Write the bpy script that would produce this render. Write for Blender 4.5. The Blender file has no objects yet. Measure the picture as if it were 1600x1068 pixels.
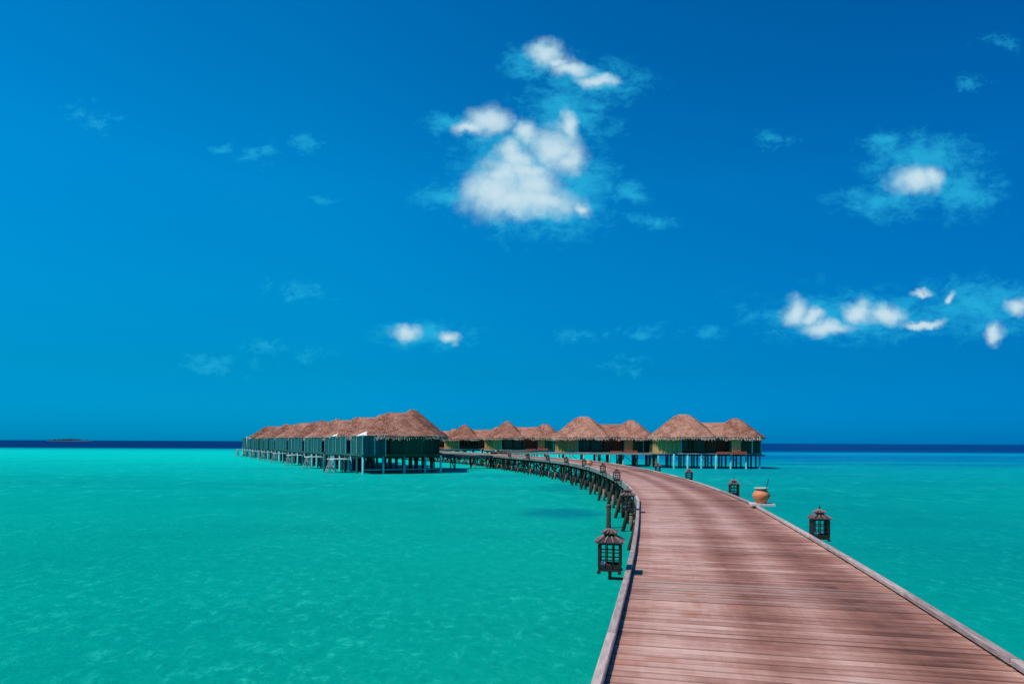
import bpy, math, random
from mathutils import Vector, Matrix
R = math.radians
S = bpy.context.scene
COL = S.collection
random.seed(7)

# ------------------------------------------------------------------ camera
FPX = 1067.0            # focal length in pixels of a 1600 px wide picture (24 mm)
EYE = 3.2               # eye above the water
DECK = 1.6              # boardwalk top above the water
cam = bpy.data.cameras.new('camera')
cam.lens = 24.0
cam.sensor_width = 36.0
cam.shift_y = 0.0978
cam.clip_start = 0.05
cam.clip_end = 60000
camo = bpy.data.objects.new('camera', cam)
COL.objects.link(camo)
camo.location = (0, 0, EYE)
camo.rotation_euler = (R(90), R(-0.26), 0)
S.camera = camo

# ------------------------------------------------------------------ sun
SUN_EL, SUN_AZ = 55.0, 244.0        # azimuth clockwise from +Y (behind the left shoulder)
to_sun = Vector((math.cos(R(SUN_EL)) * math.sin(R(SUN_AZ)),
                 math.cos(R(SUN_EL)) * math.cos(R(SUN_AZ)), math.sin(R(SUN_EL))))
sun = bpy.data.lights.new('sun', 'SUN')
sun.energy = 4.2
sun.angle = R(0.5)
sun.color = (1.0, 0.95, 0.88)
suno = bpy.data.objects.new('sun', sun)
COL.objects.link(suno)
suno.location = (-30, -20, 60)
suno.rotation_euler = to_sun.to_track_quat('Z', 'Y').to_euler()

S.view_settings.view_transform = 'Standard'
S.view_settings.look = 'None'
S.view_settings.exposure = 0
S.view_settings.gamma = 1
S.view_settings.use_curve_mapping = False


# ------------------------------------------------------------------ node helper
class NT:
    def __init__(s, tree):
        s.t = tree
        s.n = tree.nodes
        s.l = tree.links

    def new(s, typ, **kw):
        nd = s.n.new(typ)
        for k, v in kw.items():
            setattr(nd, k, v)
        return nd

    def put(s, sock, v):
        if isinstance(v, bpy.types.NodeSocket):
            s.l.new(v, sock)
        elif v is not None:
            if sock.type == 'RGBA' and len(v) == 3:
                v = (*v, 1)
            sock.default_value = v

    def math(s, op, a, b=None, c=None, clamp=False):
        nd = s.new('ShaderNodeMath', operation=op, use_clamp=clamp)
        s.put(nd.inputs[0], a)
        if b is not None: s.put(nd.inputs[1], b)
        if c is not None: s.put(nd.inputs[2], c)
        return nd.outputs[0]

    def vmath(s, op, a, b=None, c=None):
        nd = s.new('ShaderNodeVectorMath', operation=op)
        s.put(nd.inputs[0], a)
        if b is not None: s.put(nd.inputs[1], b)
        if c is not None: s.put(nd.inputs[2], c)
        return nd.outputs['Value'] if op in ('LENGTH', 'DOT_PRODUCT') else nd.outputs[0]

    def mr(s, v, a, b, c=0.0, d=1.0, smooth=True):
        nd = s.new('ShaderNodeMapRange', interpolation_type='SMOOTHSTEP' if smooth else 'LINEAR')
        s.put(nd.inputs[0], v)
        for i, x in enumerate((a, b, c, d)):
            s.put(nd.inputs[i + 1], x)
        return nd.outputs[0]

    def mix(s, f, a, b, blend='MIX'):
        nd = s.new('ShaderNodeMix', data_type='RGBA', blend_type=blend)
        s.put(nd.inputs[0], f)
        s.put(nd.inputs[6], a)
        s.put(nd.inputs[7], b)
        return nd.outputs[2]

    def noise(s, vec, scale, detail=4, rough=0.5, dist=0.0, out=0):
        nd = s.new('ShaderNodeTexNoise')
        if vec is not None: s.l.new(vec, nd.inputs['Vector'])
        nd.inputs['Scale'].default_value = scale
        nd.inputs['Detail'].default_value = detail
        nd.inputs['Roughness'].default_value = rough
        nd.inputs['Distortion'].default_value = dist
        return nd.outputs[out]

    def ramp(s, f, stops):
        nd = s.new('ShaderNodeValToRGB')
        s.put(nd.inputs[0], f)
        cr = nd.color_ramp
        while len(cr.elements) < len(stops):
            cr.elements.new(0.5)
        for e, (p, c) in zip(cr.elements, stops):
            e.position = p
            e.color = (*c, 1)
        return nd.outputs[0]

    def mapping(s, vec, scale=(1, 1, 1), loc=(0, 0, 0), rot=(0, 0, 0)):
        nd = s.new('ShaderNodeMapping')
        s.l.new(vec, nd.inputs[0])
        nd.inputs[1].default_value = loc
        nd.inputs[2].default_value = rot
        nd.inputs[3].default_value = scale
        return nd.outputs[0]


# ------------------------------------------------------------------ world: Nishita sky through a polarised, saturated look + clouds
W = bpy.data.worlds.new('World')
S.world = W
W.use_nodes = True
w = NT(W.node_tree)
w.n.clear()
sky = w.new('ShaderNodeTexSky', sky_type='NISHITA')
sky.sun_disc = False
sky.sun_elevation = R(SUN_EL)
sky.sun_rotation = R(SUN_AZ)
sky.air_density = 1.0
sky.dust_density = 0.2
sky.ozone_density = 3.0
tc = w.new('ShaderNodeTexCoord')
D = tc.outputs['Generated']
sep = w.new('ShaderNodeSeparateXYZ')
w.l.new(D, sep.inputs[0])
dx, dy, dz = sep.outputs
tint = w.ramp(dz, [(0.0, (0.0, 0.37, 1.00)), (0.03, (0.0, 0.42, 0.94)), (0.10, (0.0, 0.51, 0.82)), (0.20, (0.0, 0.71, 1.02)),
                   (0.34, (0.0, 0.90, 1.26)), (0.54, (0.0, 0.82, 1.25)), (1.0, (0.02, 0.82, 1.28))])
# polarising filter: the blue deepens away from the sun, green falls off faster than blue
polg = w.math('MINIMUM', w.math('MAXIMUM', w.math('MULTIPLY_ADD', dx, -0.52, 0.95), 0.56), 1.08)
polb = w.math('MINIMUM', w.math('MAXIMUM', w.math('MULTIPLY_ADD', dx, -0.33, 1.06), 0.82), 1.12)
pc = w.new('ShaderNodeCombineXYZ')
w.l.new(polg, pc.inputs[1]); w.l.new(polb, pc.inputs[2]); pc.inputs[0].default_value = 1.0
scaled = w.mix(1.0, sky.outputs[0], pc.outputs[0], 'MULTIPLY')
base = w.mix(1.0, scaled, tint, 'MULTIPLY')
# cloud coordinates: directions flattened on the tangent plane of the north sky
ady = w.math('MAXIMUM', dy, 0.05)
cu = w.math('DIVIDE', dx, ady)
cv = w.math('DIVIDE', dz, ady)
comb = w.new('ShaderNodeCombineXYZ')
w.l.new(cu, comb.inputs[0]); w.l.new(cv, comb.inputs[1])
UV0 = comb.outputs[0]
warp1 = w.vmath('SUBTRACT', w.noise(UV0, 11, 3, 0.55, out=1), (0.5, 0.5, 0.5))
warp2 = w.vmath('SUBTRACT', w.noise(UV0, 42, 4, 0.6, out=1), (0.5, 0.5, 0.5))
UVw = w.vmath('MULTIPLY_ADD', warp1, (0.055, 0.045, 0), UV0)
UVw = w.vmath('MULTIPLY_ADD', warp2, (0.022, 0.020, 0), UVw)

def hor(x):
    return 687.0 + 7.3 * x / 1600.0

def blobs(lst, vec):
    out = None
    for (x, y, rx, ry) in lst:
        u, v = (x - 800) / FPX, (hor(x) - y) / FPX
        sx, sy = FPX / rx, FPX / ry
        ln = w.vmath('LENGTH', w.vmath('MULTIPLY_ADD', vec, (sx, sy, 0), (-u * sx, -v * sy, 0)))
        out = ln if out is None else w.math('SMOOTH_MIN', out, ln, 0.25)
    return w.math('SUBTRACT', 1.0, out)

cores = [(763, 190, 40, 30), (733, 203, 34, 14), (818, 205, 26, 26), (860, 230, 48, 42), (888, 246, 32, 30),
         (806, 250, 40, 26), (772, 300, 62, 50), (832, 292, 52, 52), (800, 322, 70, 30), (852, 88, 32, 26),
         (888, 112, 40, 16), (930, 130, 36, 14), (888, 200, 16, 26), (905, 325, 24, 12), (800, 238, 30, 26), (868, 102, 30, 16), (780, 275, 44, 34), (835, 318, 80, 30), (815, 270, 60, 30),
         (1428, 285, 46, 28), (1456, 282, 28, 24), (1240, 480, 26, 26), (1266, 490, 28, 14), (1296, 508, 52, 16),
         (1345, 482, 38, 20), (1384, 488, 32, 20), (1442, 504, 44, 9), (1447, 454, 18, 7), (1492, 466, 11, 10),
         (1590, 478, 28, 18), (1553, 522, 22, 16), (637, 520, 26, 18), (697, 528, 20, 14)]
wisps = [(925, 130, 95, 42), (700, 190, 50, 20), (830, 100, 60, 35), (880, 180, 85, 60), (850, 330, 110, 52),
         (905, 290, 70, 70), (700, 302, 60, 24), (800, 260, 110, 90), (985, 300, 30, 18), (1015, 340, 35, 16),
         (1445, 245, 105, 45), (1382, 222, 38, 26), (1375, 318, 85, 32), (1500, 300, 70, 50), (1430, 285, 80, 50),
         (1340, 492, 190, 46), (1530, 480, 130, 52), (665, 524, 80, 28)]
faint = [(125, 178, 45, 22), (155, 198, 45, 20), (465, 452, 70, 26), (335, 566, 110, 24), (410, 545, 50, 20), (490, 548, 40, 16),
         (972, 572, 60, 22), (1000, 518, 70, 22), (900, 526, 60, 18), (1565, 65, 55, 22), (1512, 132, 50, 18),
         (402, 240, 50, 24), (500, 312, 35, 16), (478, 230, 45, 16), (1112, 525, 45, 20), (1205, 215, 45, 22), (345, 238, 30, 16)]
fb = w.noise(UV0, 26, 9, 0.62)
fb2 = w.noise(w.mapping(UV0, (1, 1.5, 1), (3, 1, 0)), 34, 10, 0.68, 0.35)
Dc = w.math('MULTIPLY_ADD', w.math('SUBTRACT', fb, 0.5), 0.95, blobs(cores, UVw))
core = w.mr(Dc, -0.16, 0.78)
Dw = w.math('MULTIPLY_ADD', w.math('SUBTRACT', fb2, 0.52), 2.2, w.math('MULTIPLY', blobs(wisps, UVw), 0.95))
wisp = w.math('MULTIPLY', w.mr(Dw, -0.18, 1.0), 0.66)
Df = w.math('MULTIPLY_ADD', w.math('SUBTRACT', fb2, 0.56), 2.4, w.math('MULTIPLY', blobs(faint, UVw), 0.6))
fnt = w.math('MULTIPLY', w.mr(Df, 0.0, 0.7), 0.42)
wisp = w.math('MAXIMUM', wisp, fnt)
front = w.mr(dy, 0.25, 0.45)
core = w.math('MULTIPLY', core, front)
wisp = w.math('MULTIPLY', wisp, front)
# scattered fair-weather clouds in the rest of the sky
gen = w.mr(w.noise(w.mapping(D, (1, 1, 2.2)), 3.2, 9, 0.6), 0.60, 0.74)
gen = w.math('MULTIPLY', w.math('MULTIPLY', gen, w.math('SUBTRACT', 1.0, front)), w.mr(dz, 0.02, 0.15))
core = w.math('MAXIMUM', core, w.math('MULTIPLY', gen, 0.7))
shade = w.mix(w.mr(Dc, 0.1, 1.3), (3.8, 6.3, 7.6), (6.5, 8.0, 8.8))
c1 = w.mix(wisp, base, (0.25, 5.0, 7.7))
c2 = w.mix(w.math('MULTIPLY', core, 0.93), c1, shade)
bg = w.new('ShaderNodeBackground')
w.l.new(c2, bg.inputs[0])
bg.inputs[1].default_value = 0.1
wo = w.new('ShaderNodeOutputWorld')
w.l.new(bg.outputs[0], wo.inputs[0])


# ------------------------------------------------------------------ materials
def mat(name, build):
    m = bpy.data.materials.new(name)
    m.use_nodes = True
    t = NT(m.node_tree)
    t.n.clear()
    out = t.new('ShaderNodeOutputMaterial')
    t.l.new(build(t), out.inputs[0])
    return m

def principled(t, col, rough=0.7, spec=0.3, bump=None, bstr=0.3, bdist=0.01):
    p = t.new('ShaderNodeBsdfPrincipled')
    t.put(p.inputs['Base Color'], col)
    t.put(p.inputs['Roughness'], rough)
    t.put(p.inputs['Specular IOR Level'], spec)
    if bump is not None:
        b = t.new('ShaderNodeBump')
        b.inputs['Strength'].default_value = bstr
        b.inputs['Distance'].default_value = bdist
        t.l.new(bump, b.inputs['Height'])
        t.l.new(b.outputs[0], p.inputs['Normal'])
    return p.outputs[0]

def oco(t):
    return t.new('ShaderNodeTexCoord').outputs['Object']

def orand(t):
    return t.new('ShaderNodeObjectInfo').outputs['Random']

def gpos(t):
    return t.new('ShaderNodeNewGeometry').outputs['Position']

def simple_wood(c1, c2, scale=6, rough=0.75, stretch=(1, 1, 1), bstr=0.3):
    def f(t):
        v = t.mapping(oco(t), stretch)
        n = t.noise(v, scale, 6, 0.65)
        r = t.math('MULTIPLY_ADD', orand(t), 0.35, t.math('MULTIPLY', n, 0.9))
        col = t.ramp(r, [(0.2, c1), (0.85, c2)])
        return principled(t, col, rough, 0.25, n, bstr, 0.02)
    return f

def deck_wood(t):
    # UV: u = metres across the walk, v = metres along this board; third value of the variation comes from the object or attribute
    uv = t.new('ShaderNodeUVMap').outputs[0]
    sp = t.new('ShaderNodeSeparateXYZ'); t.l.new(uv, sp.inputs[0])
    u, v = sp.outputs[0], sp.outputs[1]
    pos = gpos(t)
    # board id from the running distance stored in the attribute 'run'
    at = t.new('ShaderNodeAttribute', attribute_name='tone', attribute_type='OBJECT')
    at2 = t.new('ShaderNodeAttribute', attribute_name='tone', attribute_type='GEOMETRY')
    tone = t.math('ADD', at.outputs['Fac'], at2.outputs['Fac'])
    cv_ = t.new('ShaderNodeCombineXYZ')
    t.put(cv_.inputs[0], t.math('MULTIPLY', u, 1.3)); t.put(cv_.inputs[1], t.math('MULTIPLY', v, 34)); t.put(cv_.inputs[2], t.math('MULTIPLY', tone, 57))
    grain = t.noise(cv_.outputs[0], 1.0, 8, 0.7, 0.4)
    cv2 = t.new('ShaderNodeCombineXYZ')
    t.put(cv2.inputs[0], t.math('MULTIPLY', u, 0.75)); t.put(cv2.inputs[1], t.math('MULTIPLY', tone, 9.0)); t.put(cv2.inputs[2], 0.3)
    patch = t.noise(cv2.outputs[0], 2.0, 3, 0.55)
    big = t.noise(t.mapping(pos, (1, 0.5, 1)), 0.45, 3, 0.5)
    # wear lanes that follow the walk: bleached left half, brown middle, pale lane, unworn red brown, pale board ends
    wob = t.math('MULTIPLY_ADD', t.math('SUBTRACT', t.noise(pos, 0.35, 2), 0.5), 0.35, u)
    cx_ = t.new('ShaderNodeCombineXYZ')
    t.put(cx_.inputs[0], t.math('MULTIPLY', u, 16.0)); t.put(cx_.inputs[1], t.math('MULTIPLY', tone, 3.0))
    rut = t.noise(cx_.outputs[0], 1.0, 4, 0.6)
    q = t.math('MULTIPLY_ADD', wob, 1 / 2.9, 0.5)
    lane = t.ramp(q, [(0.02, (0.50,) * 3), (0.14, (0.74,) * 3), (0.33, (0.70,) * 3), (0.43, (0.34,) * 3), (0.50, (0.40,) * 3),
                      (0.61, (0.74,) * 3), (0.69, (0.56,) * 3), (0.79, (0.24,) * 3), (0.90, (0.32,) * 3), (0.98, (0.64,) * 3)])
    a = t.math('MULTIPLY_ADD', lane, 0.50, -0.02)
    a = t.math('MULTIPLY_ADD', patch, 0.38, a)
    a = t.math('MULTIPLY_ADD', t.math('SUBTRACT', tone, 0.5), 0.20, a)
    a = t.math('MULTIPLY_ADD', t.math('SUBTRACT', big, 0.5), 0.25, a)
    a = t.math('MULTIPLY_ADD', t.math('SUBTRACT', grain, 0.5), 0.55, a)
    a = t.math('MULTIPLY_ADD', t.math('SUBTRACT', rut, 0.5), 0.14, a)
    col = t.ramp(a, [(0.14, (0.125, 0.046, 0.028)), (0.30, (0.270, 0.112, 0.072)), (0.44, (0.400, 0.190, 0.136)),
                     (0.57, (0.560, 0.315, 0.240)), (0.74, (0.680, 0.440, 0.345))])
    # dirty reddish boards, and a greyer one here and there
    col = t.mix(t.mr(t.noise(cv2.outputs[0], 3.1, 2), 0.58, 0.72, 0, 0.50), col, (0.42, 0.150, 0.085))
    col = t.mix(t.mr(tone, 0.92, 0.95, 0, 0.4), col, (0.14, 0.085, 0.075))
    # pale specks and dark nail heads
    vo = t.new('ShaderNodeTexVoronoi'); t.l.new(t.mapping(pos, (1, 1, 1)), vo.inputs['Vector']); vo.inputs['Scale'].default_value = 3.4
    speck = t.mr(vo.outputs['Distance'], 0.012, 0.05, 0.8, 0)
    keep = t.new('ShaderNodeSeparateXYZ'); t.l.new(vo.outputs['Color'], keep.inputs[0])
    col = t.mix(t.math('MULTIPLY', speck, t.math('GREATER_THAN', keep.outputs[0], 0.72)), col, (0.72, 0.68, 0.64))
    fu = t.math('ABSOLUTE', t.math('SUBTRACT', t.math('FRACT', t.math('MULTIPLY_ADD', u, 1.47, 0.5)), 0.5))
    fv = t.math('ABSOLUTE', t.math('SUBTRACT', t.math('ABSOLUTE', v), 0.03))
    edge = t.mr(t.math('ABSOLUTE', v), 0.044, 0.059, 0, t.math('MULTIPLY_ADD', t.math('FRACT', t.math('MULTIPLY', tone, 7.0)), 0.75, 0.15))
    col = t.mix(edge, col, (0.045, 0.026, 0.022))
    nail = t.math('MULTIPLY', t.math('LESS_THAN', fu, 0.006), t.math('LESS_THAN', fv, 0.0045))
    col = t.mix(t.math('MULTIPLY', nail, 0.5), col, (0.03, 0.025, 0.025))
    return principled(t, col, t.mr(grain, 0.3, 0.7, 0.55, 0.85), 0.25, grain, 0.5, 0.006)

def thatch(c1, c2, c3):
    def f(t):
        o = oco(t)
        n = t.noise(t.mapping(o, (1, 1, 0.35)), 9, 8, 0.75)
        n2 = t.noise(o, 0.9, 4, 0.6)
        n3 = t.noise(t.mapping(o, (1, 1, 0.25)), 22, 4, 0.8)
        a = t.math('ADD', t.math('MULTIPLY', n, 0.55), t.math('ADD', t.math('MULTIPLY', n2, 0.35), t.math('MULTIPLY', n3, 0.25)))
        a = t.math('MULTIPLY_ADD', orand(t), 0.09, t.math('SUBTRACT', a, 0.03))
        col = t.ramp(a, [(0.44, c1), (0.57, c2), (0.70, c3)])
        return principled(t, col, 0.95, 0.1, n, 0.9, 0.08)
    return f

def water(t):
    pos = gpos(t)
    sp = t.new('ShaderNodeSeparateXYZ'); t.l.new(pos, sp.inputs[0])
    X, Y = sp.outputs[0], sp.outputs[1]
    yy = t.math('MAXIMUM', t.math('MULTIPLY_ADD', X, 0.06, Y), 3.0)
    L = t.math('MULTIPLY', t.math('LOGARITHM', yy, 10.0), 0.25)
    streak = t.noise(t.mapping(pos, (0.006, 0.02, 1)), 1.0, 5, 0.55)
    L = t.math('MULTIPLY_ADD', t.math('SUBTRACT', streak, 0.5), 0.035, L)
    lag = t.ramp(L, [(0.12, (0, 0.335, 0.228)), (0.33, (0, 0.320, 0.240)), (0.42, (0, 0.330, 0.270)), (0.475, (0.0, 0.42, 0.35)),
                     (0.52, (0, 0.53, 0.44)), (0.570, (0, 0.56, 0.46)), (0.592, (0, 0.36, 0.33)), (0.604, (0, 0.30, 0.32)), (0.616, (0, 0.024, 0.11)),
                     (0.65, (0, 0.018, 0.105)), (0.9, (0, 0.020, 0.115))])
    rt = t.ramp(L, [(0.12, (0, 0.275, 0.222)), (0.33, (0, 0.250, 0.228)), (0.42, (0, 0.26, 0.250)), (0.475, (0.0, 0.265, 0.30)),
                    (0.51, (0, 0.24, 0.33)), (0.535, (0, 0.14, 0.34)), (0.560, (0, 0.12, 0.35)), (0.575, (0, 0.24, 0.40)), (0.592, (0, 0.25, 0.41)), (0.612, (0, 0.06, 0.20)),
                    (0.65, (0, 0.036, 0.15)), (0.9, (0, 0.045, 0.18))])
    xm = t.mr(t.math('SUBTRACT', X, t.math('MULTIPLY', Y, 0.12)), -4, 16)
    col = t.mix(xm, lag, rt)
    rs = t.noise(t.mapping(pos, (0.010, 0.055, 1)), 1.0, 5, 0.6)
    rsm = t.math('MULTIPLY', xm, t.math('MULTIPLY', t.mr(Y, 75, 110), t.mr(Y, 150, 230, 1, 0)))
    col = t.mix(t.math('MULTIPLY', rsm, t.mr(rs, 0.50, 0.64, 0, 0.7)), col, (0.0, 0.10, 0.27))
    # sand and weed seen through the shallow water, caustic flecks
    shal = t.mr(Y, 140, 260, 1, 0)
    big = t.noise(t.mapping(pos, (0.05, 0.09, 1)), 1.0, 4, 0.55)
    col = t.mix(t.math('MULTIPLY', shal, t.mr(big, 0.35, 0.7, 0.0, 0.30)), col, (0.0, 0.44, 0.32))
    col = t.mix(t.math('MULTIPLY', shal, t.mr(big, 0.5, 0.25, 0.0, 0.30)), col, (0.0, 0.23, 0.21))
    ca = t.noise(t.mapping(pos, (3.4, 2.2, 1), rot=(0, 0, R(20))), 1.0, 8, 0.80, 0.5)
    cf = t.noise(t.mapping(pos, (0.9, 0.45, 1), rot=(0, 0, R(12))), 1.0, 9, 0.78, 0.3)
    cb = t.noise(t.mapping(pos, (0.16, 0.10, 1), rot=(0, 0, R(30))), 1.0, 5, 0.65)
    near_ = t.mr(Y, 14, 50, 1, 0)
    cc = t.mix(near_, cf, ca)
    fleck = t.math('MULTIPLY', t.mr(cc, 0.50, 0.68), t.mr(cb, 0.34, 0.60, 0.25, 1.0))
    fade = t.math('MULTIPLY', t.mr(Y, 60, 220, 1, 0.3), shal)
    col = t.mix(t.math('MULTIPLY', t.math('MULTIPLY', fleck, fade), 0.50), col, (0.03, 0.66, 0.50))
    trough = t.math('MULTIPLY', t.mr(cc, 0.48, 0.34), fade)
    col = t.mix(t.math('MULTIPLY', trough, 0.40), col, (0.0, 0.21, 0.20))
    # dark soft-edged patches in the water colour off the left side of the walk
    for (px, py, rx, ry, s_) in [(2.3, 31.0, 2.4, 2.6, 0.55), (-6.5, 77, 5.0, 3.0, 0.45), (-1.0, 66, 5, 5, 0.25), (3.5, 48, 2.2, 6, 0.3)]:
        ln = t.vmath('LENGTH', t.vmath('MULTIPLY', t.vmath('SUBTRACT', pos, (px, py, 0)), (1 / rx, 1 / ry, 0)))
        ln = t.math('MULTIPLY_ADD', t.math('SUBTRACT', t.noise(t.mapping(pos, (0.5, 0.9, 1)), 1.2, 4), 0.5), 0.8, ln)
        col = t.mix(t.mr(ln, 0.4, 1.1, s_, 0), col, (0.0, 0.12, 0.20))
    b1 = t.noise(t.mapping(pos, (1.2, 1.3, 1), rot=(0, 0, R(20))), 2.2, 9, 0.72)
    b2 = t.noise(t.mapping(pos, (1, 1.6, 1), rot=(0, 0, R(-15))), 7.0, 4, 0.6)
    h = t.math('ADD', b1, t.math('MULTIPLY', b2, 0.18))
    bp = t.new('ShaderNodeBump'); bp.inputs['Strength'].default_value = 0.55; bp.inputs['Distance'].default_value = 0.22
    t.l.new(h, bp.inputs['Height'])
    dif = t.new('ShaderNodeBsdfDiffuse'); t.l.new(col, dif.inputs[0]); t.l.new(bp.outputs[0], dif.inputs['Normal'])
    gl = t.new('ShaderNodeBsdfGlossy'); gl.inputs['Roughness'].default_value = 0.16; t.l.new(bp.outputs[0], gl.inputs['Normal'])
    gl.inputs[0].default_value = (0.8, 0.95, 0.95, 1)
    fr = t.new('ShaderNodeFresnel'); fr.inputs[0].default_value = 1.33; t.l.new(bp.outputs[0], fr.inputs['Normal'])
    mx = t.new('ShaderNodeMixShader')
    t.put(mx.inputs[0], t.math('MINIMUM', t.math('MULTIPLY', fr.outputs[0], 0.35), 0.085))
    t.l.new(dif.outputs[0], mx.inputs[1]); t.l.new(gl.outputs[0], mx.inputs[2])
    return mx.outputs[0]

M = {}
M['deck'] = mat('deck_wood', deck_wood)
M['kerb'] = mat('kerb_wood', simple_wood((0.13, 0.085, 0.075), (0.56, 0.43, 0.38), 6, 0.8, (5, 0.8, 5), 0.7))
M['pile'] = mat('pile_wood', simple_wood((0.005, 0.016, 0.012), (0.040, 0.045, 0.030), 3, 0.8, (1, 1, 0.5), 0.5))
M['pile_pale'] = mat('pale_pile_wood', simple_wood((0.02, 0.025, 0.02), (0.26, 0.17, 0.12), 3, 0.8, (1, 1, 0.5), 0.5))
M['fascia'] = mat('fascia_wood', simple_wood((0.03, 0.07, 0.065), (0.20, 0.25, 0.22), 3, 0.8, (1, 1, 1), 0.4))
M['thatch'] = mat('thatch_brown', thatch((0.085, 0.034, 0.022), (0.32, 0.135, 0.088), (0.57, 0.295, 0.20)))
M['fringe'] = mat('thatch_fringe', thatch((0.20, 0.10, 0.07), (0.52, 0.33, 0.25), (0.78, 0.58, 0.46)))
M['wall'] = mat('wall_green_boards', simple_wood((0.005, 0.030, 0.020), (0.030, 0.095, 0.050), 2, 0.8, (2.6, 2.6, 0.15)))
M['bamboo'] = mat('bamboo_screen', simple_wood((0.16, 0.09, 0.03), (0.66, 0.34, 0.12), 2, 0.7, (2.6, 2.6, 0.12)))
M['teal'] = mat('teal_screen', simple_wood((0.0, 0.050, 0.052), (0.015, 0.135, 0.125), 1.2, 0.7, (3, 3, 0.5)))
M['red'] = mat('red_timber', simple_wood((0.22, 0.03, 0.02), (0.55, 0.11, 0.06), 2, 0.6))
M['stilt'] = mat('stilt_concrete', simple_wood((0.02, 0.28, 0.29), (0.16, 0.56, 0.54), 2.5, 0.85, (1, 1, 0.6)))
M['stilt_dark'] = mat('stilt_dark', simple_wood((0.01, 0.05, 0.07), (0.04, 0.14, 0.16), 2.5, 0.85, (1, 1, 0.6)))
M['edge'] = mat('villa_deck_edge', simple_wood((0.08, 0.16, 0.14), (0.38, 0.36, 0.30), 1.2, 0.8, (1, 1, 1)))
M['iron'] = mat('dark_lantern_wood', simple_wood((0.008, 0.012, 0.012), (0.035, 0.028, 0.024), 12, 0.6))
M['shingle'] = mat('lantern_shingle', simple_wood((0.012, 0.025, 0.03), (0.07, 0.05, 0.045), 9, 0.55))
M['lroof'] = mat('lantern_batten', simple_wood((0.14, 0.07, 0.06), (0.42, 0.25, 0.21), 12, 0.6))
M['lamp'] = mat('lamp_glass', lambda t: principled(t, (0.80, 0.78, 0.74), 0.25, 0.5))
M['terracotta'] = mat('terracotta', simple_wood((0.46, 0.13, 0.05), (0.68, 0.24, 0.11), 7, 0.8))
M['rim'] = mat('pot_glaze_band', simple_wood((0.25, 0.34, 0.30), (0.45, 0.52, 0.46), 7, 0.7))
M['canvas'] = mat('white_canvas', simple_wood((0.66, 0.62, 0.60), (0.80, 0.76, 0.74), 3, 0.9))
M['leaf'] = mat('leaf_green', simple_wood((0.01, 0.045, 0.03), (0.035, 0.09, 0.06), 0.4, 0.8))
M['sand'] = mat('beach_sand', simple_wood((0.30, 0.27, 0.20), (0.50, 0.46, 0.36), 0.3, 0.9))
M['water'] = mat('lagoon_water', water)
M['glass'] = mat('dark_glass', lambda t: principled(t, (0.01, 0.03, 0.035), 0.08, 0.5))
M['stone'] = mat('pale_slab', simple_wood((0.42, 0.36, 0.34), (0.66, 0.60, 0.56), 5, 0.8))


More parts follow.
